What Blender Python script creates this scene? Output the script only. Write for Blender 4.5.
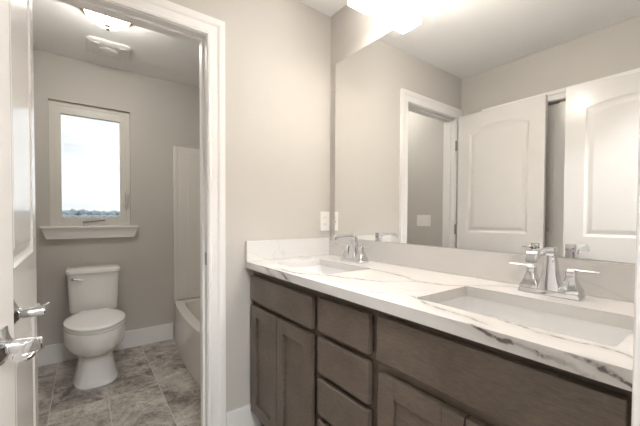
import bpy, bmesh, math, random
from mathutils import Vector, Matrix
from mathutils.geometry import tessellate_polygon

for o in list(bpy.data.objects):
    bpy.data.objects.remove(o)
S = bpy.context.scene
C = S.collection

# ------------------------------------------------------------------ camera
yaw, pitch, roll = math.radians(37.11), math.radians(-1.23), math.radians(0.27)
fw = Vector((-math.cos(yaw), math.sin(yaw), 0)); up = Vector((0, 0, 1))
f2 = fw * math.cos(pitch) + up * math.sin(pitch)
u2 = up * math.cos(pitch) - fw * math.sin(pitch)
r1 = f2.cross(u2)
r2 = r1 * math.cos(roll) + u2 * math.sin(roll)
u3 = u2 * math.cos(roll) - r1 * math.sin(roll)
cam = bpy.data.cameras.new('camera')
cam.sensor_width = 36.0
cam.lens = 322.66 / 640 * 36.0
cam.shift_x = -6.58 / 640
cam.shift_y = 10.55 / 640
cam.clip_start = 0.02
cam.clip_end = 2000
co = bpy.data.objects.new('camera', cam)
C.objects.link(co)
co.matrix_world = Matrix(((r2.x, u3.x, -f2.x, 1.6128), (r2.y, u3.y, -f2.y, -1.2456), (r2.z, u3.z, -f2.z, 1.1559), (0, 0, 0, 1)))
S.camera = co

# ------------------------------------------------------------------ light and exposure
S.view_settings.view_transform = 'Standard'
S.view_settings.look = 'None'
S.view_settings.gamma = 1
S.view_settings.exposure = 2.82
S.view_settings.use_curve_mapping = False
SKY = 0.19
VANITY = 8.2
VANITY_SIDE = 1.0
VANITY_FRONT = 4.0
DOME = 7.4
HALL_FILL = 21.0  # strength of the fill lamp added in the unseen hall
WARM = (1.0, 0.95, 0.89)

W = bpy.data.worlds.new('overcast_sky')
S.world = W
W.use_nodes = True
nt = W.node_tree
nt.nodes.clear()
tc = nt.nodes.new('ShaderNodeTexCoord')
mp = nt.nodes.new('ShaderNodeMapping'); mp.inputs['Scale'].default_value = (3, 3, 22)
nz = nt.nodes.new('ShaderNodeTexNoise'); nz.inputs['Scale'].default_value = 1.6; nz.inputs['Detail'].default_value = 6
rp = nt.nodes.new('ShaderNodeValToRGB')
rp.color_ramp.elements[0].position = 0.35; rp.color_ramp.elements[0].color = (0.74, 0.77, 0.80, 1)
rp.color_ramp.elements[1].position = 0.62; rp.color_ramp.elements[1].color = (0.95, 0.97, 1.0, 1)
bg = nt.nodes.new('ShaderNodeBackground'); bg.inputs['Strength'].default_value = SKY
wo = nt.nodes.new('ShaderNodeOutputWorld')
for a, b in ((tc.outputs['Generated'], mp.inputs[0]), (mp.outputs[0], nz.inputs['Vector']), (nz.outputs['Fac'], rp.inputs[0]), (rp.outputs[0], bg.inputs[0]), (bg.outputs[0], wo.inputs[0])):
    nt.links.new(a, b)

# ------------------------------------------------------------------ materials
def mat(name, col, rough=0.5, metal=0.0, spec=0.5, bump=None, coat=0.0):
    m = bpy.data.materials.new(name); m.use_nodes = True
    n = m.node_tree; p = n.nodes['Principled BSDF']
    p.inputs['Base Color'].default_value = (*col, 1)
    p.inputs['Roughness'].default_value = rough
    p.inputs['Metallic'].default_value = metal
    p.inputs['Specular IOR Level'].default_value = spec
    p.inputs['Coat Weight'].default_value = coat
    if bump:
        t = n.nodes.new('ShaderNodeTexCoord'); z = n.nodes.new('ShaderNodeTexNoise'); b = n.nodes.new('ShaderNodeBump')
        z.inputs['Scale'].default_value = bump[0]; z.inputs['Detail'].default_value = 3
        b.inputs['Strength'].default_value = bump[1]; b.inputs['Distance'].default_value = 0.002
        n.links.new(t.outputs['Object'], z.inputs['Vector']); n.links.new(z.outputs['Fac'], b.inputs['Height']); n.links.new(b.outputs[0], p.inputs['Normal'])
    return m

def emit(name, col, strength):
    m = bpy.data.materials.new(name); m.use_nodes = True
    p = m.node_tree.nodes['Principled BSDF']
    p.inputs['Base Color'].default_value = (0.9, 0.88, 0.84, 1)
    p.inputs['Roughness'].default_value = 0.35
    p.inputs['Emission Color'].default_value = (*col, 1)
    p.inputs['Emission Strength'].default_value = strength
    return m

PAINT = mat('greige_wall_paint', (0.572, 0.542, 0.503), 0.62, spec=0.3, bump=(140, 0.25))
CEIL = mat('white_ceiling_paint', (0.88, 0.87, 0.86), 0.8, spec=0.2, bump=(120, 0.2))
TRIM = mat('white_semigloss_trim', (0.84, 0.82, 0.80), 0.42)
DOORM = mat('white_gloss_door', (0.73, 0.705, 0.68), 0.16)
VINYL = mat('almond_vinyl', (0.70, 0.67, 0.61), 0.4)
CERAMIC = mat('white_ceramic', (0.88, 0.865, 0.84), 0.08, coat=0.3)
SEATM = mat('white_plastic_seat', (0.90, 0.885, 0.86), 0.2)
BASIN = mat('white_basin', (0.86, 0.855, 0.85), 0.1, coat=0.3)
ACRYL = mat('white_acrylic_tub', (0.80, 0.77, 0.72), 0.14, coat=0.3)
CHROME = mat('chrome', (0.68, 0.68, 0.70), 0.05, 1.0)
BRUSHED = mat('brushed_nickel', (0.42, 0.40, 0.37), 0.3, 1.0)
BRASS = mat('aged_brass', (0.48, 0.36, 0.22), 0.3, 1.0)
MIRROR = mat('silvered_glass', (0.90, 0.905, 0.895), 0.0, 1.0)
EDGE = mat('mirror_edge', (0.16, 0.17, 0.16), 0.2, 0.6)
PLATE = mat('white_plastic_plate', (0.86, 0.84, 0.80), 0.3)
SLOT = mat('dark_slot', (0.22, 0.21, 0.20), 0.6)
DARK = mat('dark_stained_interior', (0.022, 0.017, 0.014), 0.6)
FANM = mat('fan_plastic', (0.80, 0.78, 0.75), 0.45)
LENS = mat('fan_lens', (0.80, 0.80, 0.79), 0.3)
SHADE = emit('frosted_shade_glow', WARM, VANITY_SIDE)
FRONT = emit('bright_front_glow', WARM, VANITY_FRONT)
DIFF = emit('bright_diffuser_glow', WARM, VANITY)
DOMEG = emit('frosted_dome_glow', (1.0, 0.97, 0.915), DOME)
HALL_FILL_GLOW = emit('hall_fill_glow', (0.93, 0.97, 1.0), HALL_FILL)  # glow of the added hall fill lamp

def wood():
    m = bpy.data.materials.new('grey_brown_stained_maple'); m.use_nodes = True
    n = m.node_tree; p = n.nodes['Principled BSDF']
    t = n.nodes.new('ShaderNodeTexCoord')
    mp = n.nodes.new('ShaderNodeMapping'); mp.inputs['Scale'].default_value = (14, 14, 90)
    z = n.nodes.new('ShaderNodeTexNoise'); z.inputs['Scale'].default_value = 3; z.inputs['Detail'].default_value = 6; z.inputs['Distortion'].default_value = 0.6
    z2 = n.nodes.new('ShaderNodeTexNoise'); z2.inputs['Scale'].default_value = 7; z2.inputs['Detail'].default_value = 4
    mx = n.nodes.new('ShaderNodeMath'); mx.operation = 'MULTIPLY_ADD'; mx.inputs[1].default_value = 0.55
    ad = n.nodes.new('ShaderNodeMath'); ad.operation = 'MULTIPLY'; ad.inputs[1].default_value = 0.45
    r = n.nodes.new('ShaderNodeValToRGB')
    r.color_ramp.elements[0].position = 0.30; r.color_ramp.elements[0].color = (0.086, 0.066, 0.050, 1)
    r.color_ramp.elements[1].position = 0.70; r.color_ramp.elements[1].color = (0.192, 0.150, 0.117, 1)
    n.links.new(t.outputs['Object'], mp.inputs[0]); n.links.new(mp.outputs[0], z.inputs['Vector'])
    n.links.new(t.outputs['Object'], z2.inputs['Vector'])
    n.links.new(z2.outputs['Fac'], ad.inputs[0]); n.links.new(z.outputs['Fac'], mx.inputs[0]); n.links.new(ad.outputs[0], mx.inputs[2])
    n.links.new(mx.outputs[0], r.inputs[0]); n.links.new(r.outputs[0], p.inputs['Base Color'])
    p.inputs['Roughness'].default_value = 0.38
    return m
WOOD = wood()

def quartz(name, veins, faint):
    """white quartz; each vein is a wandering line v = curve(x) across slab and front edge: (points, half width, strength)"""
    m = bpy.data.materials.new(name); m.use_nodes = True
    n = m.node_tree; p = n.nodes['Principled BSDF']
    L_ = n.links.new
    t = n.nodes.new('ShaderNodeTexCoord')
    def math_(op, a, b=None, c=None):
        k = n.nodes.new('ShaderNodeMath'); k.operation = op
        for q, v in enumerate((a, b, c)):
            if v is None: continue
            if isinstance(v, (int, float)): k.inputs[q].default_value = v
            else: L_(v, k.inputs[q])
        return k.outputs[0]
    def noise(scale, detail, rough=.5, dist=0.0):
        z = n.nodes.new('ShaderNodeTexNoise'); z.inputs['Scale'].default_value = scale; z.inputs['Detail'].default_value = detail
        z.inputs['Roughness'].default_value = rough; z.inputs['Distortion'].default_value = dist
        L_(t.outputs['Object'], z.inputs['Vector']); return z.outputs['Fac']
    def ramp(v, a, b, c, d, smooth=True):
        k = n.nodes.new('ShaderNodeMapRange'); k.interpolation_type = 'SMOOTHSTEP' if smooth else 'LINEAR'
        L_(v, k.inputs['Value'])
        for nm, q in zip(('From Min', 'From Max', 'To Min', 'To Max'), (a, b, c, d)): k.inputs[nm].default_value = q
        return k.outputs[0]
    sp = n.nodes.new('ShaderNodeSeparateXYZ'); L_(t.outputs['Object'], sp.inputs[0])
    x = sp.outputs[0]; v = math_('ADD', sp.outputs[1], math_('SUBTRACT', sp.outputs[2], .919))
    wob = math_('MULTIPLY', math_('SUBTRACT', noise(9, 4, .6), .5), .050)
    brk = ramp(noise(38, 3, .6), .42, .58, .25, 1)
    # very faint cloudy streaks everywhere
    mp = n.nodes.new('ShaderNodeMapping'); mp.inputs['Scale'].default_value = (.7, 3.2, 3.2); mp.inputs['Rotation'].default_value = (0, 0, .12)
    z = n.nodes.new('ShaderNodeTexNoise'); z.inputs['Scale'].default_value = 1.5; z.inputs['Detail'].default_value = 4; z.inputs['Distortion'].default_value = .4
    L_(t.outputs['Object'], mp.inputs[0]); L_(mp.outputs[0], z.inputs['Vector'])
    total = math_('MULTIPLY', ramp(math_('ABSOLUTE', math_('SUBTRACT', z.outputs['Fac'], .5)), 0, .018, 1, 0), faint)
    xn = math_('DIVIDE', x, 1.6)
    for pts, hw, st in veins:
        fc = n.nodes.new('ShaderNodeFloatCurve'); cu = fc.mapping.curves[0]
        P = [(a / 1.6, (b + .65) / .65) for a, b in pts]
        P = [(0.0, P[0][1])] + P + [(1.0, P[-1][1])]
        cu.points[0].location = P[0]; cu.points[1].location = P[-1]
        for q in P[1:-1]: cu.points.new(*q)
        fc.mapping.update()
        L_(xn, fc.inputs['Value'])
        cv = math_('MULTIPLY_ADD', fc.outputs[0], .65, -.65)
        d = math_('ABSOLUTE', math_('ADD', math_('SUBTRACT', v, cv), wob))
        core = ramp(d, hw * .25, hw, 1, 0)
        halo = ramp(d, 0, hw * 4.5, .30, 0)
        k = math_('ADD', math_('MULTIPLY', core, brk), halo)
        e0, e1 = pts[0][0], pts[-1][0]; fe = min(.04, (e1 - e0) * .3)
        k = math_('MULTIPLY', k, math_('MULTIPLY', ramp(x, e0 - fe, e0 + fe, 0, 1), ramp(x, e1 - fe, e1 + fe, 1, 0)))
        total = math_('MAXIMUM', total, math_('MULTIPLY', k, st))
    cr = n.nodes.new('ShaderNodeMix'); cr.data_type = 'RGBA'; cr.clamp_factor = True
    cr.inputs[6].default_value = (0.71, 0.69, 0.67, 1); cr.inputs[7].default_value = (0.15, 0.135, 0.125, 1)
    L_(total, cr.inputs[0]); L_(cr.outputs[2], p.inputs['Base Color'])
    p.inputs['Roughness'].default_value = 0.2
    return m
VEINS = [([(.58, -.205), (.77, -.225), (.87, -.262), (.967, -.233), (1.03, -.168), (1.14, -.07)], .008, .62),
         ([(.70, -.42), (.786, -.371), (.866, -.28), (.957, -.235)], .006, .55),
         ([(.30, -.54), (.489, -.52), (.557, -.470), (.663, -.432), (.80, -.380)], .008, .62),
         ([(.86, -.52), (.925, -.500), (.955, -.40), (.985, -.36)], .005, .5),
         ([(.985, -.455), (1.03, -.470), (1.08, -.493), (1.135, -.503), (1.195, -.514), (1.26, -.53)], .008, .5),
         ([(1.20, -.475), (1.274, -.480), (1.41, -.500), (1.456, -.49), (1.53, -.52)], .007, .5),
         ([(1.24, -.560), (1.30, -.574), (1.34, -.580), (1.40, -.586), (1.44, -.594)], .0062, 1.0),
         ([(1.43, -.572), (1.47, -.580), (1.53, -.596)], .006, .9),
         ([(.235, -.566), (.28, -.580), (.34, -.600)], .007, .70), ([(.36, -.566), (.40, -.574), (.47, -.596)], .008, .75),
         ([(.05, -.33), (.10, -.25), (.18, -.12), (.3, -.05)], .005, .22)]
QUARTZ = quartz('white_veined_quartz', VEINS, .10)
QUARTZ_PLAIN = quartz('faintly_veined_quartz', [], .10)

def tile():
    m = bpy.data.materials.new('grey_stone_look_tile'); m.use_nodes = True
    n = m.node_tree; p = n.nodes['Principled BSDF']
    t = n.nodes.new('ShaderNodeTexCoord')
    mp = n.nodes.new('ShaderNodeMapping'); mp.inputs['Location'].default_value = (0.83 + 0.57 * 10, 0.84 + 0.285 * 20, 0)
    b = n.nodes.new('ShaderNodeTexBrick'); b.offset = 0.0; b.squash = 1.0
    b.inputs['Scale'].default_value = 1.0; b.inputs['Brick Width'].default_value = 0.57; b.inputs['Row Height'].default_value = 0.285
    b.inputs['Mortar Size'].default_value = 0.0022; b.inputs['Mortar Smooth'].default_value = 0.1; b.inputs['Bias'].default_value = 0.0
    b.inputs['Color1'].default_value = (0.0, 0.0, 0.0, 1); b.inputs['Color2'].default_value = (1, 1, 1, 1); b.inputs['Mortar'].default_value = (0.5, 0.5, 0.5, 1)
    z = n.nodes.new('ShaderNodeTexNoise'); z.inputs['Scale'].default_value = 4.6; z.inputs['Detail'].default_value = 10; z.inputs['Roughness'].default_value = 0.72; z.inputs['Distortion'].default_value = 0.6
    va = n.nodes.new('ShaderNodeVectorMath'); va.operation = 'SCALE'; va.inputs['Scale'].default_value = 3.0
    vb = n.nodes.new('ShaderNodeVectorMath'); vb.operation = 'ADD'
    n.links.new(t.outputs['Object'], mp.inputs[0]); n.links.new(mp.outputs[0], b.inputs['Vector'])
    n.links.new(b.outputs['Color'], va.inputs[0]); n.links.new(va.outputs[0], vb.inputs[0]); n.links.new(t.outputs['Object'], vb.inputs[1])
    n.links.new(vb.outputs[0], z.inputs['Vector'])
    r = n.nodes.new('ShaderNodeValToRGB')
    r.color_ramp.elements[0].position = 0.39; r.color_ramp.elements[0].color = (0.14, 0.121, 0.104, 1)
    r.color_ramp.elements[1].position = 0.62; r.color_ramp.elements[1].color = (0.64, 0.59, 0.535, 1)
    e = r.color_ramp.elements.new(0.5); e.color = (0.39, 0.35, 0.31, 1)
    z3 = n.nodes.new('ShaderNodeTexNoise'); z3.inputs['Scale'].default_value = 22; z3.inputs['Detail'].default_value = 6; z3.inputs['Roughness'].default_value = 0.7; z3.inputs['Distortion'].default_value = 1.5
    n.links.new(vb.outputs[0], z3.inputs['Vector'])
    ma = n.nodes.new('ShaderNodeMath'); ma.operation = 'MULTIPLY_ADD'; ma.inputs[1].default_value = 0.35; n.links.new(z3.outputs['Fac'], ma.inputs[0])
    mb = n.nodes.new('ShaderNodeMath'); mb.operation = 'MULTIPLY_ADD'; mb.inputs[1].default_value = 0.78; mb.inputs[2].default_value = -0.065; n.links.new(z.outputs['Fac'], mb.inputs[0]); n.links.new(mb.outputs[0], ma.inputs[2])
    n.links.new(ma.outputs[0], r.inputs[0])
    mx = n.nodes.new('ShaderNodeMix'); mx.data_type = 'RGBA'; mx.inputs[7].default_value = (0.56, 0.53, 0.49, 1)
    n.links.new(b.outputs['Fac'], mx.inputs[0]); n.links.new(r.outputs[0], mx.inputs[6]); n.links.new(mx.outputs[2], p.inputs['Base Color'])
    p.inputs['Roughness'].default_value = 0.33
    return m
TILE = tile()

def glass():
    m = bpy.data.materials.new('window_glass'); m.use_nodes = True
    n = m.node_tree; n.nodes.clear()
    o = n.nodes.new('ShaderNodeOutputMaterial'); mx = n.nodes.new('ShaderNodeMixShader'); fr = n.nodes.new('ShaderNodeFresnel'); fr.inputs[0].default_value = 1.45
    tr = n.nodes.new('ShaderNodeBsdfTransparent'); gl = n.nodes.new('ShaderNodeBsdfGlossy'); gl.inputs['Roughness'].default_value = 0.0
    tr.inputs[0].default_value = (0.97, 0.98, 0.97, 1)
    n.links.new(fr.outputs[0], mx.inputs[0]); n.links.new(tr.outputs[0], mx.inputs[1]); n.links.new(gl.outputs[0], mx.inputs[2]); n.links.new(mx.outputs[0], o.inputs[0])
    return m
GLASS = glass()
LEAF_HAZE = mat('foliage_with_haze_tint', (0.40, 0.46, 0.50), 0.9, spec=0.1, bump=(1.5, 0.6))  # pale blue of distance haze is put into the foliage colour
FIELD = mat('pale_field', (0.30, 0.32, 0.27), 0.9, spec=0.1, bump=(0.5, 0.3))

# ------------------------------------------------------------------ helpers
def bx(bm, x0, x1, y0, y1, z0, z1):
    v = [bm.verts.new((x, y, z)) for x in (x0, x1) for y in (y0, y1) for z in (z0, z1)]
    for f in ((0, 1, 3, 2), (4, 6, 7, 5), (0, 4, 5, 1), (2, 3, 7, 6), (0, 2, 6, 4), (1, 5, 7, 3)):
        bm.faces.new([v[i] for i in f])

def link(name, bm, m, parent=None, smooth=False, bevel=0.0, seg=2, angle=35):
    bmesh.ops.recalc_face_normals(bm, faces=bm.faces)
    me = bpy.data.meshes.new(name); bm.to_mesh(me); bm.free()
    o = bpy.data.objects.new(name, me); C.objects.link(o)
    me.materials.append(m)
    if smooth:
        for p in me.polygons: p.use_smooth = True
        if angle and smooth is True:
            me.set_sharp_from_angle(angle=math.radians(angle))
    if bevel:
        b = o.modifiers.new('bevel', 'BEVEL'); b.width = bevel; b.segments = seg; b.limit_method = 'ANGLE'; b.angle_limit = math.radians(40)
    if parent: o.parent = parent
    return o

def boxes(name, m, lst, parent=None, bevel=0.0):
    bm = bmesh.new()
    for b in lst: bx(bm, *b)
    return link(name, bm, m, parent, bevel=bevel)

def tag(o, label, cat, group=None, kind=None):
    o['label'] = label; o['category'] = cat
    if group: o['group'] = group
    if kind: o['kind'] = kind
    return o

def empty(name, loc=(0, 0, 0), rz=0.0):
    o = bpy.data.objects.new(name, None); o.empty_display_size = 0.1
    o.location = loc; o.rotation_euler = (0, 0, rz); C.objects.link(o)
    return o

def rings(bm, rs, cap0=True, cap1=True):
    vs = [[bm.verts.new(p) for p in r] for r in rs]
    n = len(rs[0])
    for a, b in zip(vs, vs[1:]):
        for i in range(n):
            bm.faces.new((a[i], a[(i + 1) % n], b[(i + 1) % n], b[i]))
    if cap0: bm.faces.new(vs[0][::-1])
    if cap1: bm.faces.new(vs[-1])
    return vs

def circ(c, r, ax, n=24, start=0.0):
    c = Vector(c); out = []
    for i in range(n):
        a = start + 2 * math.pi * i / n
        p = {'x': (0, math.cos(a), math.sin(a)), 'y': (math.sin(a), 0, math.cos(a)), 'z': (math.cos(a), math.sin(a), 0)}[ax]
        out.append(c + Vector(p) * r)
    return out

def lathe(bm, c, prof, ax='z', n=28, start=0.0):
    """prof: (offset along axis, radius)"""
    d = {'x': Vector((1, 0, 0)), 'y': Vector((0, 1, 0)), 'z': Vector((0, 0, 1))}[ax]
    rings(bm, [circ(Vector(c) + d * h, max(r, 1e-4), ax, n, start) for h, r in prof])

def rrect(cx, cy, hx, hy, r, z, n=6):
    out = []
    for qx, qy, a0 in ((1, 1, 0), (-1, 1, 90), (-1, -1, 180), (1, -1, 270)):
        for i in range(n + 1):
            a = math.radians(a0 + 90 * i / n)
            out.append(Vector((cx + qx * (hx - r) + r * math.cos(a), cy + qy * (hy - r) + r * math.sin(a), z)))
    return out

def holed(bm, outer, holes, plane):
    """tessellated planar face with holes; plane maps (u, v) to 3D. Returns rings of verts."""
    polys = [[Vector((u, v, 0)) for u, v in outer]] + [[Vector((u, v, 0)) for u, v in h] for h in holes]
    flat = [p for q in polys for p in q]
    vs = [bm.verts.new(plane(p.x, p.y)) for p in flat]
    for t in tessellate_polygon(polys):
        try: bm.faces.new([vs[i] for i in t])
        except ValueError: pass
    out = []; k = 0
    for q in polys:
        out.append(vs[k:k + len(q)]); k += len(q)
    return out

def bridge(bm, a, b):
    n = len(a)
    for i in range(n):
        bm.faces.new((a[i], a[(i + 1) % n], b[(i + 1) % n], b[i]))

# ------------------------------------------------------------------ the shell
H = 2.40
XF, YL, YR = -1.664, -1.55, 0.20          # toilet alcove: far wall, left wall, right wall
W_ = 1.507                                # rear wall of the vanity room
XR = 1.548                                # right wall (entry doorway)
HX = 2.95                                 # end of the hall outside the entry
def structure(name, m, lst, label, cat, bevel=0.0):
    return tag(boxes(name, m, lst, bevel=bevel), label, cat, kind='structure')

structure('floor', TILE, [(-1.9, HX + .1, -2.4, 0.4, -0.1, 0.0)], 'grey stone-look tile floor with pale thin grout lines', 'floor')
structure('ceiling', CEIL, [(-1.9, HX + .1, -2.4, 0.4, H, H + 0.1)], 'flat white ceiling over vanity room and toilet alcove', 'ceiling')
OY0, OY1, OH = -1.416, -0.760, 2.03       # toilet doorway clear opening
structure('wall_left', PAINT, [(-.115, 0, -1.66, OY0 - .02, 0, H), (-.115, 0, OY1 + .02, .32, 0, H), (-.115, 0, OY0 - .02, OY1 + .02, OH + .02, H)],
          'greige wall holding the toilet doorway and the outlet', 'wall')
structure('wall_back', PAINT, [(0, XR + .115, 0, .12, 0, H)], 'greige wall behind the large mirror', 'wall')
CX0, CX1, CH = 0.275, 1.378, 2.0          # closet opening in the rear wall
structure('wall_rear', PAINT, [(0, CX0 - .02, -W_ - .115, -W_, 0, H), (CX1 + .02, XR + .115, -W_ - .115, -W_, 0, H), (CX0 - .02, CX1 + .02, -W_ - .115, -W_, CH + .02, H),
                               (CX0 - .1, CX1 + .1, -2.16, -2.12, 0, H), (CX0 - .1, CX0 - .06, -2.12, -W_ - .115, 0, H), (CX1 + .06, CX1 + .1, -2.12, -W_ - .115, 0, H)],
          'greige wall above the closet, seen in the mirror', 'wall')
EY0, EY1 = -1.475, -0.770                 # entry doorway
structure('wall_right', PAINT, [(XR, XR + .115, -1.63, EY0 - .02, 0, H), (XR, XR + .115, EY1 + .02, 0, 0, H), (XR, XR + .115, EY0 - .02, EY1 + .02, OH + .02, H)],
          'greige end wall with the entry doorway at right edge', 'wall')
WY0, WY1, WZ0, WZ1 = -1.4483, -0.9091, 1.070, 2.053
structure('wall_far', PAINT, [(XF - .14, XF, -1.66, WY0, 0, H), (XF - .14, XF, WY1, .32, 0, H), (XF - .14, XF, WY0, WY1, 0, WZ0), (XF - .14, XF, WY0, WY1, WZ1, H)],
          'greige alcove wall with the window behind the toilet', 'wall')
structure('wall_alcove_left', PAINT, [(XF, -.115, YL - .11, YL, 0, H)], 'greige alcove side wall with switch plate, seen in the mirror', 'wall')
structure('wall_alcove_right', PAINT, [(XF, -.115, YR, YR + .12, 0, H)], 'greige alcove wall beyond the bathtub', 'wall')
structure('wall_hall', PAINT, [(HX, HX + .1, -2.3, .12, 0, H), (XR + .115, HX, -2.3, -2.2, 0, H), (XR + .115, HX, .02, .12, 0, H), (XR, XR + .115, -2.3, -1.63, 0, H)],
          'greige hall walls outside the entry doorway', 'wall')

CAS = [(0.0, 0.0), (0.0, .010), (.010, .013), (.017, .0105), (.046, .0125), (.054, .0165), (.062, .018), (.085, .018), (.085, 0.0)]
def casing(name, plane, u0, u1, h, label, w=1.0, jamb=None, extra=None):
    """mitred three-sided casing; plane(u, z, t) -> 3D"""
    bm = bmesh.new()
    rs = []
    for (s, top) in ((0, 0), (0, 1), (1, 1), (1, 0)):
        ring = []
        for ww, t in CAS:
            ww = ww * w + .004
            u = u0 - ww if s == 0 else u1 + ww
            z = h + ww if top else 0.0
            ring.append(plane(u, z, t))
        rs.append(ring)
    rings(bm, rs)
    o = link(name, bm, TRIM)
    if jamb: boxes('jamb', TRIM, jamb, o, bevel=.0015)
    tag(o, label, 'door casing', kind='structure')
    return o
t1 = casing('trim_1', lambda u, z, t: (t, u, z), OY0, OY1, OH, 'white moulded casing around the toilet doorway', w=.965,
            jamb=[(-.117, .001, OY1, OY1 + .02, 0, OH + .02), (-.117, .001, OY0 - .02, OY0, 0, OH + .02), (-.117, .001, OY0, OY1, OH, OH + .02),
                  (-.075, -.038, OY1 - .011, OY1, 0, OH), (-.075, -.038, OY0, OY0 + .011, 0, OH), (-.075, -.038, OY0 + .011, OY1 - .011, OH - .011, OH)])
bm = bmesh.new()
rings(bm, [[Vector((-.017 + (p.x), OY1 + yy, .945 + p.y)) for p in rrect(0, 0, .016, .032, .012, 0)] for yy in (.0005, -.0015)])
link('strike_plate', bm, BRUSHED, t1)
casing('trim_2', lambda u, z, t: (u, -W_ + t, z), CX0, CX1, CH, 'white casing around the double closet doors, seen in the mirror', w=.82,
       jamb=[(CX0 - .02, CX0, -W_ - .117, -W_ + .001, 0, CH + .02), (CX1, CX1 + .02, -W_ - .117, -W_ + .001, 0, CH + .02), (CX0, CX1, -W_ - .117, -W_ + .001, CH, CH + .02)])
t3 = casing('trim_3', lambda u, z, t: (XR - t, u, z), EY0 + .06, EY1, OH, 'white jamb and casing of entry doorway at right edge', w=.9,
            jamb=[(XR - .001, XR + .117, EY1, EY1 + .02, 0, OH + .02), (XR - .001, XR + .117, EY0 - .02, EY0, 0, OH + .02), (XR - .001, XR + .117, EY0, EY1, OH, OH + .02)])

def baseboard(name, lst, label):
    return tag(boxes(name, TRIM, lst, bevel=.004), label, 'baseboard', kind='structure')
BB = .150
baseboard('baseboard_left', [(0, .014, OY1 + .0895, -.48, 0, BB)], 'short white baseboard between doorway casing and vanity')
baseboard('baseboard_far', [(XF, XF + .014, YL, -.575, 0, BB)], 'white baseboard behind the toilet under the window')
baseboard('baseboard_alcove_left', [(XF + .014, -.115, YL, YL + .014, 0, BB)], 'white baseboard along the alcove side wall')
baseboard('baseboard_hall', [(HX - .014, HX, -2.2, .02, 0, BB)], 'white baseboard in the hall')

# ------------------------------------------------------------------ window
w = empty('window_1', (0, 0, 0)); tag(w, 'casement window over the toilet with overcast view', 'window', kind='structure')
def frame(name, m, parent, x0, x1, y0, y1, z0, z1, t, bevel=.003):
    return boxes(name, m, [(x0, x1, y0, y0 + t, z0, z1), (x0, x1, y1 - t, y1, z0, z1), (x0, x1, y0 + t, y1 - t, z0, z0 + t), (x0, x1, y0 + t, y1 - t, z1 - t, z1)], parent, bevel)
frame('window_frame', VINYL, w, -1.775, -1.695, WY0, WY1, WZ0, WZ1, .030, .0015)
boxes('sash', VINYL, [(-1.745, -1.6985, WY0 + .030, WY0 + .072, WZ0 + .030, WZ1 - .030), (-1.745, -1.6985, WY1 - .072, WY1 - .030, WZ0 + .030, WZ1 - .030),
                      (-1.745, -1.6985, WY0 + .072, WY1 - .072, WZ0 + .030, WZ0 + .070), (-1.745, -1.6985, WY0 + .072, WY1 - .072, WZ1 - .090, WZ1 - .030)], w, .002)
boxes('pane', GLASS, [(-1.726, -1.722, WY0 + .070, WY1 - .070, WZ0 + .068, WZ1 - .088)], w)
bm = bmesh.new(); bx(bm, -1.697, -1.664, -1.255, -1.125, 1.0725, 1.094)
ck = link('crank', bm, TRIM, w, bevel=.005)
bm = bmesh.new(); rings(bm, [[Vector((-1.662, y, z + dz)) for (dz) in (0,)] + [Vector((-1.662 + .014, y, z)), Vector((-1.662 + .014, y, z + .013)), Vector((-1.662, y, z + .013))] for y, z in ((-1.245, 1.094), (-1.18, 1.100), (-1.095, 1.110))])
link('crank_handle', bm, mat('grey_handle', (.22, .215, .20), .35), ck)
bm = bmesh.new(); bx(bm, -1.70, -1.680, -.950, -.925, 1.215, 1.36); bx(bm, -1.682, -1.664, -.946, -.930, 1.235, 1.33)
link('sash_lock', bm, mat('grey_vinyl_lock', (.58, .56, .52), .35), w, bevel=.003)
# stool and apron as one crown-shaped sill with mitred returns
bm = bmesh.new()
prof = [(.000, 1.0705), (.062, 1.0705), (.064, 1.065), (.062, 1.055), (.050, 1.053), (.048, 1.040), (.040, 1.005), (.036, .990), (.035, .972), (.0, .972)]
sy0, sy1 = -1.468, -.889
rs = []
for end in (0, 1):
    ring = []
    for d, z in prof:
        y = sy0 - .034 * (z - .972) / .098 if end == 0 else sy1 + .034 * (z - .972) / .098
        ring.append(Vector((XF + d, y, z)))
    rs.append(ring)
rings(bm, rs)
bx(bm, -1.696, XF, WY0, WY1, 1.06, 1.0705)
link('window_sill', bm, TRIM, w)

# ------------------------------------------------------------------ outside
tag(boxes('ground', FIELD, [(-900, -8, -700, 700, -6.0, -5.0)]), 'pale flat land far outside the window', 'ground', kind='structure')
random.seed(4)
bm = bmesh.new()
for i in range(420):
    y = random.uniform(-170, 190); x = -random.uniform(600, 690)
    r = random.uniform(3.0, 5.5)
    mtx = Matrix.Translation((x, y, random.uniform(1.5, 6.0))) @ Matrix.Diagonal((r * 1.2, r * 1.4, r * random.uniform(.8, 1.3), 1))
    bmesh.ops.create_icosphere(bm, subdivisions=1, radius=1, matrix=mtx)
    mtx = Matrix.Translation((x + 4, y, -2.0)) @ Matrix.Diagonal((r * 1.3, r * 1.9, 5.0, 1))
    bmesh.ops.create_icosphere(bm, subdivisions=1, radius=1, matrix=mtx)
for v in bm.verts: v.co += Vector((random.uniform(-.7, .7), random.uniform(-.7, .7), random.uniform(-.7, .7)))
tl = link('distant_treeline', bm, LEAF_HAZE)
tag(tl, 'treeline far outside the window, haze tinted into its colour', 'treeline', kind='stuff')

# ------------------------------------------------------------------ doors
def arch(u0, u1, z0, z1, rise, n=18):
    pts = [(u0, z0), (u1, z0)]
    if rise <= 0: return pts + [(u1, z1), (u0, z1)]
    c = (u1 - u0) / 2; R = (c * c + rise * rise) / (2 * rise)
    um = (u0 + u1) / 2; zc = z1 + rise - R
    a = math.asin(c / R)
    for i in range(n + 1):
        t = a - 2 * a * i / n
        pts.append((um + R * math.sin(t), zc + R * math.cos(t)))
    return pts

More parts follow.
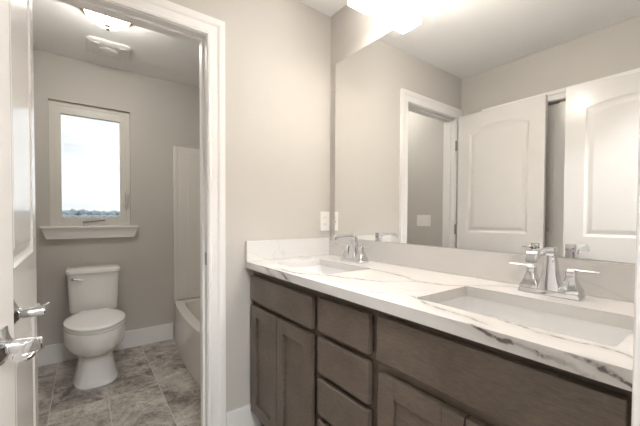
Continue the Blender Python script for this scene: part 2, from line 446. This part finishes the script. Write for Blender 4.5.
def door_leaf(name, m, parent, wd, ht, z0=.008, stile=.105, th=.035, low=(.20, .835), upz=(1.035, 1.864), rise=.042):
    """slab along local +x from 0..wd, faces at y=0 and y=-th, two moulded panels on each face"""
    bm = bmesh.new()
    def panels(off):
        lowp = arch(stile + off, wd - stile - off, low[0] + off, low[1] - off, 0)
        upp = arch(stile + off, wd - stile - off, upz[0] + off, upz[1] - off, max(rise * (1 - off * .8), .004))
        return lowp, upp
    outer = [(0, z0), (wd, z0), (wd, ht), (0, ht)]
    rims = []
    for fy, sg in ((0.0, -1), (-th, 1)):
        steps = [(0.0, 0.0), (.008, .005), (.016, .0075), (.021, .0075), (.044, .0025)]
        base = holed(bm, outer, panels(0.0), lambda u, v: (u, fy, v))
        rims.append(base[0])
        for k in (0, 1):
            prev = base[k + 1]
            for off, dep in steps[1:]:
                cur = [bm.verts.new((u, fy + sg * dep, v)) for u, v in panels(off)[k]]
                bridge(bm, prev, cur); prev = cur
            bm.faces.new(prev)
    bridge(bm, rims[0], rims[1])
    return link(name, bm, m, parent)

def lever_set(parent, u, z, y, sy, d):
    """rose + neck + lever on a door face; u, y: local spot; sy: outward sign along local y; d: lever direction along local x"""
    h = empty('door_handle'); h.parent = parent
    bm = bmesh.new()
    def sq(n, r, rr): return [Vector((u + p.x, y + sy * n, z + p.y)) for p in rrect(0, 0, r, r, rr, 0, 4)]
    rings(bm, [sq(0, .028, .003), sq(.003, .028, .003), sq(.005, .0235, .004), sq(.008, .0185, .005), sq(.011, .0150, .007), sq(.014, .0130, .009)])
    link('rose', bm, CHROME, h, smooth=True)
    bm = bmesh.new()
    lathe(bm, (u, y, z), [(sy * a, r) for a, r in ((.013, .0120), (.016, .0120), (.0162, .0098), (.0185, .0098), (.0187, .0118), (.038, .0112), (.054, .0108), (.056, .0090))], 'y', 24)
    link('neck', bm, CHROME, h, smooth=True)
    bm = bmesh.new()
    sec = []
    for q, hh, tt, oy, oz in ((.004, .0095, .0085, .042, 0), (.012, .0085, .0085, .043, .001), (.022, .0065, .0095, .044, .002), (.040, .0045, .0115, .045, .003), (.065, .0038, .0130, .046, .003), (.085, .0034, .0120, .046, .002), (.096, .0028, .0085, .046, .001), (.100, .0018, .0040, .046, .001)):
        sec.append([Vector((u + d * q * .74, y + sy * (oy + .003 + p.x), z + oz + p.y)) for p in rrect(0, 0, tt, hh, min(tt, hh) * .7, 0, 3)])
    rings(bm, sec)
    link('lever', bm, CHROME, h, smooth=True)

def hinge(parent, x, y, z):
    bm = bmesh.new()
    lathe(bm, (x, y, z - .045), [(0, .0045), (.003, .006), (.087, .006), (.09, .0045)], 'z', 14)
    bx(bm, x - .040, x - .004, y - .0015, y + .0005, z - .044, z + .044)
    return link('hinge', bm, BRUSHED, parent, smooth=True)

d1 = empty('door_1', (0.050, -1.3806, 0), 0.0189)
tag(d1, 'white arched two-panel door open beside toilet doorway, hinged on its casing', 'door', kind='structure')
door_leaf('door_leaf', DOORM, d1, .667, 2.022)
lever_set(d1, .667 - .048, .945, 0, 1, -1)
lever_set(d1, .667 - .048, .945, -.035, -1, -1)
for z in (.25, 1.05, 1.79): hinge(d1, -.023, -.0355, z)

d2 = empty('door_2', (0.8443, -1.342, 0), -0.1853)
tag(d2, 'white arched two-panel entry door at far left edge, nearer camera', 'door', kind='structure')
door_leaf('door_leaf', DOORM, d2, .690, 2.022)
lever_set(d2, .060, .947, 0, 1, 1)
lever_set(d2, .060, .947, -.035, -1, 1)
for z in (.25, 1.05, 1.79): hinge(d2, .690 + .010, -.036, z)

def closet(name, x0, x1, label):
    d = empty(name, (x0, -W_ - .020, 0)); tag(d, label, 'door', group='double closet doors', kind='structure')
    door_leaf('door_leaf', DOORM, d, x1 - x0, CH - .015)
    bm = bmesh.new()
    bx(bm, (x1 - x0) - .075 if x0 < .6 else .03, (x1 - x0) - .03 if x0 < .6 else .075, -.030, -.008, CH - .015, CH - .004)
    link('ball_catch', bm, BRASS, d)
closet('door_3', CX0 + .003, .8255, 'closed white arched closet door in the mirror, between the open doors')
closet('door_4', .8285, CX1 - .003, 'closed white arched closet door hidden behind the entry door in mirror')

# ------------------------------------------------------------------ toilet
T = empty('toilet', (XF + .72, -1.178, 0)); tag(T, 'white two-piece toilet on tile floor below the window', 'toilet')
T.location = (0, -1.178, 0)
def egg(z, xb, xf, xm, hw, p=1.0, n=44):
    out = []
    for i in range(n):
        a = 2 * math.pi * i / n
        c, s = math.cos(a), math.sin(a)
        x = xm + (xf - xm) * math.copysign(abs(c) ** p, c) if c > 0 else xm + (xm - xb) * math.copysign(abs(c) ** p, c)
        out.append(Vector((x, hw * math.copysign(abs(s) ** p, s), z)))
    return out
bm = bmesh.new()
rings(bm, [egg(0, -1.50, -1.030, -1.22, .130, .72), egg(.012, -1.50, -1.030, -1.22, .130, .72), egg(.020, -1.50, -1.038, -1.22, .124, .72), egg(.10, -1.48, -1.050, -1.22, .110, .72), egg(.17, -1.46, -1.058, -1.22, .099, .75),
           egg(.200, -1.46, -1.045, -1.21, .102, .80), egg(.222, -1.47, -1.000, -1.20, .124, .95), egg(.245, -1.48, -.952, -1.19, .150, 1), egg(.275, -1.49, -.915, -1.18, .168, 1), egg(.315, -1.50, -.893, -1.17, .177, 1),
           egg(.370, -1.50, -.885, -1.17, .180, 1), egg(.397, -1.50, -.888, -1.17, .178, 1), egg(.404, -1.495, -.900, -1.17, .170, 1)])
bx(bm, -1.645, -1.44, -.10, .10, .36, .414)
link('bowl', bm, CERAMIC, T, smooth=True)
bm = bmesh.new()
rings(bm, [egg(.404, -1.405, -.895, -1.17, .170), egg(.407, -1.41, -.886, -1.17, .176), egg(.418, -1.41, -.886, -1.17, .176), egg(.4215, -1.405, -.893, -1.17, .171)])
link('seat', bm, SEATM, T, smooth=True)
bm = bmesh.new()
rings(bm, [egg(.4225, -1.41, -.892, -1.17, .171), egg(.425, -1.415, -.884, -1.17, .177), egg(.434, -1.415, -.884, -1.17, .177), egg(.439, -1.410, -.892, -1.17, .171), egg(.442, -1.38, -.93, -1.17, .145), egg(.443, -1.30, -1.05, -1.17, .06)])
for s in (-1, 1): bx(bm, -1.43, -1.40, s * .07 - .02, s * .07 + .02, .408, .436)
link('seat_lid', bm, SEATM, T, smooth=True)
bm = bmesh.new()
def tk(z, hw, xf, r=.03): return [Vector((p.x, p.y, z)) for p in rrect((xf - 1.645) / 2, 0, (xf + 1.645) / 2, hw, r, 0, 5)]
rings(bm, [tk(.408, .135, -1.47), tk(.414, .147, -1.455), tk(.43, .152, -1.45), tk(.58, .159, -1.442), tk(.712, .1645, -1.437)])
link('tank', bm, CERAMIC, T, smooth=True)
bm = bmesh.new()
rings(bm, [tk(.711, .168, -1.433), tk(.715, .172, -1.428), tk(.738, .173, -1.427), tk(.747, .168, -1.432), tk(.750, .155, -1.445)])
link('tank_lid', bm, CERAMIC, T, smooth=True)
bm = bmesh.new()
lathe(bm, (-1.440, -.128, .678), [(0, .013), (.008, .013), (.010, .008), (.018, .008)], 'x', 18)
rings(bm, [[Vector((-1.426 + p.x, -.132 + s, .678 + dz + p.y)) for p in rrect(0, 0, .004, h, .003, 0, 3)] for s, h, dz in ((-.006, .006, 0), (.02, .006, -.002), (.058, .0085, -.006), (.064, .006, -.006))])
link('flush_lever', bm, CHROME, T, smooth=True)

# ------------------------------------------------------------------ bathtub and surround
B = empty('bathtub', (0, 0, 0)); tag(B, 'white bathtub beside the toilet, partly behind the doorway jamb', 'bathtub')
TY0, TY1, TX0, TX1, TZ = -.562, YR - .002, XF + .002, -.117, .363
bm = bmesh.new()
cxm, cym = (TX0 + TX1) / 2, (TY0 + TY1) / 2
o_ = rrect(cxm, cym, (TX1 - TX0) / 2, (TY1 - TY0) / 2, .012, TZ, 6)
def low(pts, z, s=0): return [Vector((p.x, p.y + s, z)) for p in pts]
rings(bm, [low(o_, 0), low(o_, TZ - .03), [Vector((cxm + (p.x - cxm) * .998, cym + (p.y - cym) * .992, TZ - .004)) for p in o_], [Vector((cxm + (p.x - cxm) * .99, cym + (p.y - cym) * .97, TZ)) for p in o_],
           rrect(cxm, cym, (TX1 - TX0) / 2 - .075, (TY1 - TY0) / 2 - .075, .10, TZ, 6), rrect(cxm, cym, (TX1 - TX0) / 2 - .085, (TY1 - TY0) / 2 - .085, .10, TZ - .012, 6),
           rrect(cxm, cym, (TX1 - TX0) / 2 - .14, (TY1 - TY0) / 2 - .12, .10, .09, 6), rrect(cxm, cym, (TX1 - TX0) / 2 - .19, (TY1 - TY0) / 2 - .17, .10, .06, 6)], True, True)
bmesh.ops.subdivide_edges(bm, edges=[e for e in bm.edges if abs(e.verts[0].co.x - e.verts[1].co.x) > .5], cuts=16)
for v in bm.verts:                                   # front of the tub bows outward
    if v.co.y < cym: v.co.y -= .062 * (1 - ((v.co.x - cxm) / ((TX1 - TX0) / 2)) ** 2) * min(1, (cym - v.co.y) / .25)
link('tub_shell', bm, ACRYL, B, smooth=True, angle=30)
SU = empty('shower_surround', (0, 0, 0)); tag(SU, 'tall white shower surround panel on the wall above the bathtub', 'shower surround')
bm = bmesh.new()
bx(bm, XF + .001, XF + .022, TY0 - .006, TY0 + .028, TZ + .001, 1.806)
bx(bm, XF + .001, XF + .012, TY0 + .028, TY1, TZ + .001, 1.806)
bx(bm, XF + .012, XF + .018, TY0 + .12, TY1 - .06, .44, 1.745)
link('end_panel', bm, ACRYL, SU, bevel=.004)
bm = bmesh.new(); bx(bm, XF + .022, TX1, TY1 - .014, TY1, TZ + .001, 1.806); bx(bm, -.9, -.6, TY1 - .07, TY1 - .014, 1.1, 1.13)
link('back_panel', bm, ACRYL, SU, bevel=.004)

# ------------------------------------------------------------------ alcove ceiling fittings
L = empty('ceiling_light', (-.765, -1.112, H)); tag(L, 'glowing frosted dome ceiling light with brass finial in toilet alcove', 'ceiling light')
bm = bmesh.new(); lathe(bm, (0, 0, 0), [(0, .140), (-.024, .145), (-.026, .10)], 'z', 32); link('base', bm, BRASS, L, smooth=True)
bm = bmesh.new(); R0 = .118; lathe(bm, (0, 0, 0), [(-.022, R0)] + [(-.024 - .074 * math.sin(a), R0 * math.cos(a)) for a in [i * math.pi / 2 / 9 for i in range(10)]], 'z', 40)
link('shade', bm, DOMEG, L, smooth=True)
bm = bmesh.new(); lathe(bm, (0, 0, 0), [(-.096, .018), (-.100, .020), (-.104, .014), (-.110, .009), (-.116, .011), (-.122, .008), (-.126, .003)], 'z', 20)
link('finial', bm, BRASS, L, smooth=True)
F = empty('exhaust_fan', (-1.31, -1.08, H)); tag(F, 'white bathroom exhaust fan cover with round centre lens on ceiling', 'exhaust fan')
bm = bmesh.new(); rings(bm, [rrect(0, 0, .135, .135, .04, 0, 6), rrect(0, 0, .137, .137, .04, -.010, 6), rrect(0, 0, .130, .130, .04, -.016, 6), rrect(0, 0, .09, .09, .04, -.021, 6), rrect(0, 0, .06, .06, .04, -.022, 6)])
link('cover', bm, FANM, F, smooth=True)
for s in (-1, 1):
    bm = bmesh.new()
    for k in range(5): bx(bm, -.10, .10, s * (.066 + k * .011) - .003, s * (.066 + k * .011) + .003, -.026 + k * .0015, -.012)
    bx(bm, -.10, -.096, min(s * .064, s * .112), max(s * .064, s * .112), -.024, -.012)
    link('louver', bm, FANM, F)
bm = bmesh.new(); lathe(bm, (0, 0, 0), [(-.018, .060), (-.024, .059), (-.0275, .052), (-.0285, .02)], 'z', 32); link('light_lens', bm, LENS, F, smooth=True)

# ------------------------------------------------------------------ fill light added in the unseen hall behind the camera
HL = empty('hall_fill_light', (2.30, -1.10, H)); tag(HL, 'added fill light, a round frosted dome in the unseen hall', 'ceiling light')
bm = bmesh.new(); lathe(bm, (0, 0, 0), [(0, .19), (-.012, .19), (-.014, .1)], 'z', 32); link('base', bm, BRUSHED, HL, smooth=True)
bm = bmesh.new(); lathe(bm, (0, 0, 0), [(-.012, .18)] + [(-.016 - .08 * math.sin(a), .18 * math.cos(a)) for a in [i * math.pi / 2 / 9 for i in range(10)]], 'z', 40)
link('shade', bm, HALL_FILL_GLOW, HL, smooth=True)

# ------------------------------------------------------------------ vanity cabinets
ZC, CT = .919, .034                       # counter top height, thickness
YF, YD, YC = -.515, -.5435, -.565          # face frame, door face, counter front
ZB = .105
def shaker(parent, x0, x1, z0, z1, rail=.058):
    bm = bmesh.new()
    lst = [(x0, x0 + rail), (x1 - rail, x1)]
    for a, b in lst: bx(bm, a, b, YD, YF - .0065, z0, z1)
    bx(bm, x0 + rail, x1 - rail, YD, YF - .0065, z0, z0 + rail)
    bx(bm, x0 + rail, x1 - rail, YD, YF - .0065, z1 - rail, z1)
    d = link('door', bm, WOOD, parent, bevel=.0018)
    bm = bmesh.new(); bx(bm, x0 + rail - .003, x1 - rail + .003, YD + .011, YF - .0075, z0 + rail - .003, z1 - rail + .003)
    link('panel', bm, WOOD, d)
    return d
def slab(name, parent, x0, x1, z0, z1):
    bm = bmesh.new(); bx(bm, x0, x1, YD, YF - .0065, z0, z1)
    return link(name, bm, WOOD, parent, bevel=.003)
def carcass(parent, x0, x1, openings):
    """sides, bottom, back and toe board, and a face frame with real openings (x0, x1, z0, z1)"""
    top = ZC - CT - .001
    boxes('carcass', DARK, [(x0, x0 + .016, YF + .02, -.004, ZB, top), (x1 - .016, x1, YF + .02, -.004, ZB, top), (x0 + .016, x1 - .016, YF + .02, -.004, ZB, ZB + .016), (x0 + .016, x1 - .016, -.012, -.004, ZB + .016, top)], parent)
    bm = bmesh.new()
    out = [(x0, ZB), (x1, ZB), (x1, top), (x0, top)]
    hs = [[(a, c), (b, c), (b, d), (a, d)] for a, b, c, d in openings]
    f = holed(bm, out, hs, lambda u, v: (u, YF, v)); g = holed(bm, out, hs, lambda u, v: (u, YF + .019, v))
    for p, q in zip(f, g): bridge(bm, p, q)
    link('face_frame', bm, WOOD, parent)
    boxes('toe_kick', DARK, [(x0, x1, YF + .055, YF + .070, 0, ZB)], parent)

V1 = empty('vanity_cabinet', (0, 0, 0)); tag(V1, 'grey-brown sink cabinet against the left wall, at far end of vanity', 'cabinet', 'vanity base cabinets')
carcass(V1, .002, .611, [(.04, .57, .73, .83), (.04, .57, .15, .68)])
slab('drawer_front', V1, .026, .590, .718, .846)
shaker(V1, .026, .304, .128, .693); shaker(V1, .309, .588, .128, .693)
V2 = empty('drawer_cabinet', (0, 0, 0)); tag(V2, 'narrow grey-brown four-drawer cabinet between the two sink cabinets', 'cabinet', 'vanity base cabinets')
dz = ((.727, .853), (.570, .703), (.412, .546), (.130, .388))
carcass(V2, .612, .916, [(.65, .88, a + .012, b - .012) for a, b in dz])
for a, b in dz: slab('drawer', V2, .631, .901, a, b)
V3 = empty('vanity_cabinet', (0, 0, 0)); tag(V3, 'grey-brown sink cabinet at the near right end of vanity', 'cabinet', 'vanity base cabinets')
carcass(V3, .917, 1.534, [(.96, 1.48, .74, .84), (.96, 1.48, .15, .68)])
slab('drawer_front', V3, .936, 1.496, .724, .858)
shaker(V3, .944, 1.216, .128, .690); shaker(V3, 1.221, 1.494, .128, .690)
bm = bmesh.new(); bx(bm, 1.5345, XR - .0005, YF, YF + .019, ZB, ZC - CT - .001); link('filler_strip', bm, WOOD, V3)

# ------------------------------------------------------------------ countertop with splashes
CTO = empty('countertop', (0, 0, 0)); tag(CTO, 'white veined quartz countertop with splashes over the vanity cabinets', 'countertop')
SK = ((.150, .565), (1.020, 1.465)); SY0, SY1 = -.470, -.190
bm = bmesh.new()
out = [(.001, YC), (XR - .001, YC), (XR - .001, -.001), (.001, -.001)]
hs = [[(p.x, p.y) for p in rrect((a + b) / 2, (SY0 + SY1) / 2, (b - a) / 2, (SY1 - SY0) / 2, .012, 0, 6)] for a, b in SK]
f = holed(bm, out, hs, lambda u, v: (u, v, ZC)); g = holed(bm, out, hs, lambda u, v: (u, v, ZC - CT))
for p, q in zip(f, g): bridge(bm, p, q)
link('slab', bm, QUARTZ, CTO, bevel=.002)
boxes('backsplash', QUARTZ_PLAIN, [(.021, XR - .001, -.020, -.001, ZC + .0005, 1.026)], CTO, bevel=.0015)
boxes('side_splash', QUARTZ_PLAIN, [(.001, .021, YC + .002, -.001, ZC + .0005, 1.026)], CTO, bevel=.0015)

def sink(a, b, label):
    s = empty('sink', ((a + b) / 2, (SY0 + SY1) / 2, 0)); tag(s, label, 'sink', 'undermount sinks')
    hx, hy = (b - a) / 2 + .004, (SY1 - SY0) / 2 + .004
    bm = bmesh.new(); z = ZC - CT - .001
    vs = rings(bm, [rrect(0, 0, hx + .02, hy + .02, .03, z - .012, 6), rrect(0, 0, hx + .02, hy + .02, .03, z, 6), rrect(0, 0, hx, hy, .028, z, 6), rrect(0, 0, hx - .004, hy - .003, .03, z - .03, 6), rrect(0, 0, hx - .012, hy - .010, .035, z - .085, 6),
                    rrect(0, 0, hx - .030, hy - .028, .04, z - .104, 6), rrect(0, .02, .03, .03, .028, z - .116, 6)], False, True)
    link('basin', bm, BASIN, s, smooth=True, angle=60)
    bm = bmesh.new(); lathe(bm, (0, .02, z - .116), [(0, .024), (.004, .024), (.005, .018), (.003, .012)], 'z', 24); link('drain', bm, CHROME, s, smooth=True)
sink(*SK[0], 'white undermount sink in the far left end of countertop')
sink(*SK[1], 'white undermount sink in the near right end of countertop')

# ------------------------------------------------------------------ faucets
def faucet(x, y, label):
    F = empty('faucet', (x, y, ZC + .0005)); tag(F, label, 'faucet', 'two-handle chrome faucets')
    bm = bmesh.new()
    rings(bm, [rrect(0, 0, .083, .030, .006, 0, 4), rrect(0, 0, .083, .030, .006, .008, 4), rrect(0, 0, .076, .025, .006, .017, 4)])
    link('base_plate', bm, CHROME, F, smooth=True)
    bm = bmesh.new()
    rings(bm, [rrect(0, 0, a, b, .004, z, 4) for z, a, b in ((.016, .0300, .025), (.030, .0265, .022), (.060, .0205, .0175), (.100, .0160, .0145), (.120, .0135, .0125), (.123, .0150, .0145), (.144, .0150, .0145), (.147, .0130, .0125))])
    link('spout_column', bm, CHROME, F, smooth=True)
    bm = bmesh.new()
    sec = []
    for yy, zz, hw, hh in ((.008, .135, .0135, .0085), (-.020, .1365, .0135, .0080), (-.065, .1385, .0135, .0066), (-.100, .138, .0138, .0066), (-.120, .1355, .0150, .0090), (-.135, .131, .0160, .0125), (-.146, .125, .0158, .0125), (-.150, .121, .0135, .0095)):
        sec.append([Vector((p.x, yy, zz + p.y)) for p in rrect(0, 0, hw, hh, .004, 0, 4)])
    rings(bm, sec)
    link('spout', bm, CHROME, F, smooth=True)
    for s in (-1, 1):
        bm = bmesh.new()
        rings(bm, [rrect(s * .053, 0, r, r, .004, z, 4) for z, r in ((.016, .0270), (.028, .0245), (.031, .0215), (.050, .0155), (.064, .0115), (.068, .0128), (.079, .0128), (.083, .0095))])
        hd = link('handle', bm, CHROME, F, smooth=True)
        bm = bmesh.new()
        rings(bm, [[Vector((s * xx, p.x, zz + p.y)) for p in rrect(0, 0, hw, .0018, .0014, 0, 3)] for xx, zz, hw in ((.044, .0838, .0055), (.060, .0838, .0055), (.090, .0830, .004), (.112, .0835, .0045), (.118, .0845, .004))])
        link('lever', bm, CHROME, hd, smooth=True)
faucet(.340, -.098, 'chrome two-handle faucet behind the far left sink')
faucet(1.240, -.098, 'chrome two-handle faucet behind the near right sink')

# ------------------------------------------------------------------ mirror and wall plates
MR = empty('mirror', (0, 0, 0)); tag(MR, 'large frameless wall mirror above the countertop', 'mirror')
MX0, MX1, MZ0, MZ1 = .058, XR - .012, 1.0285, 2.086
boxes('glass', MIRROR, [(MX0, MX1, -.006, -.0058, MZ0, MZ1)], MR)
boxes('backing', EDGE, [(MX0, MX1, -.0058, -.0008, MZ0, MZ1)], MR)
for z in (1.125, 1.925):
    boxes('clip', CHROME, [(MX0 - .006, MX0 + .006, -.009, -.001, z - .007, z + .007)], MR, bevel=.0015)

def outlet():
    o = empty('outlet', (0, -.0415, 1.127)); tag(o, 'white electrical outlet on the left wall beside the mirror', 'outlet')
    bm = bmesh.new(); rings(bm, [[Vector((xx, p.x, p.y)) for p in rrect(0, 0, .0355 - d, .060 - d, .004, 0, 4)] for xx, d in ((.0005, 0), (.004, 0), (.006, .002))])
    link('cover_plate', bm, PLATE, o, smooth=True)
    for s in (-1, 1):
        bm = bmesh.new(); rings(bm, [[Vector((xx, p.x, s * .021 + p.y)) for p in rrect(0, 0, .0165, .0145, .005, 0, 4)] for xx in (.004, .0075)])
        r = link('socket', bm, PLATE, o)
        boxes('slot', SLOT, [(.007, .0078, -.0075, -.0055, s * .021 - .002, s * .021 + .007), (.007, .0078, .0055, .0075, s * .021 - .002, s * .021 + .007)], r)
outlet()
def switch():
    o = empty('light_switch', (-.418, YL, 1.120)); tag(o, 'white triple light switch plate on alcove wall, seen in the mirror', 'light switch')
    bm = bmesh.new(); rings(bm, [[Vector((p.x, yy, p.y)) for p in rrect(0, 0, .082 - d, .057 - d, .004, 0, 4)] for yy, d in ((.0005, 0), (.004, 0), (.006, .002))])
    link('cover_plate', bm, PLATE, o, smooth=True)
    for k in (-1, 0, 1):
        bm = bmesh.new(); x = k * .046
        rings(bm, [[Vector((x + sx * .0165, .004, -.033)), Vector((x + sx * .0165, .0078, -.033)), Vector((x + sx * .0165, .0095, .033)), Vector((x + sx * .0165, .004, .033))] for sx in (-1, 1)])
        link('rocker', bm, PLATE, o, bevel=.001)
switch()

# ------------------------------------------------------------------ vanity light bar
VL = empty('vanity_light', (.768, 0, 0)); tag(VL, 'vanity light bar with glowing square frosted shades above the mirror', 'wall light')
boxes('back_plate', BRUSHED, [(-.36, .36, -.022, -.001, 2.265, 2.335)], VL, bevel=.004)
for k in range(4):
    x = -.300 + .2 * k
    boxes('arm', BRUSHED, [(x - .01, x + .01, -.16, -.022, 2.302, 2.318)], VL, bevel=.003)
    bm = bmesh.new()
    rings(bm, [rrect(x, -.148, .0595, .0605, .006, 2.236, 4), rrect(x, -.148, .0595, .0605, .006, 2.182, 4), rrect(x, -.148, .0635, .0645, .008, 2.182, 4), rrect(x, -.148, .0635, .0645, .008, 2.298, 4), rrect(x, -.148, .060, .061, .008, 2.302, 4)])
    sh = link('shade', bm, SHADE, VL)
    sh.data.materials.append(FRONT)
    for q in sh.data.polygons:
        if q.normal.y < -.9 and q.center.y < -.2: q.material_index = 1
    bm = bmesh.new(); rings(bm, [rrect(x, -.148, .0590, .0600, .006, 2.2355, 4), rrect(x, -.148, .0590, .0600, .006, 2.232, 4)])
    link('diffuser', bm, DIFF, sh)
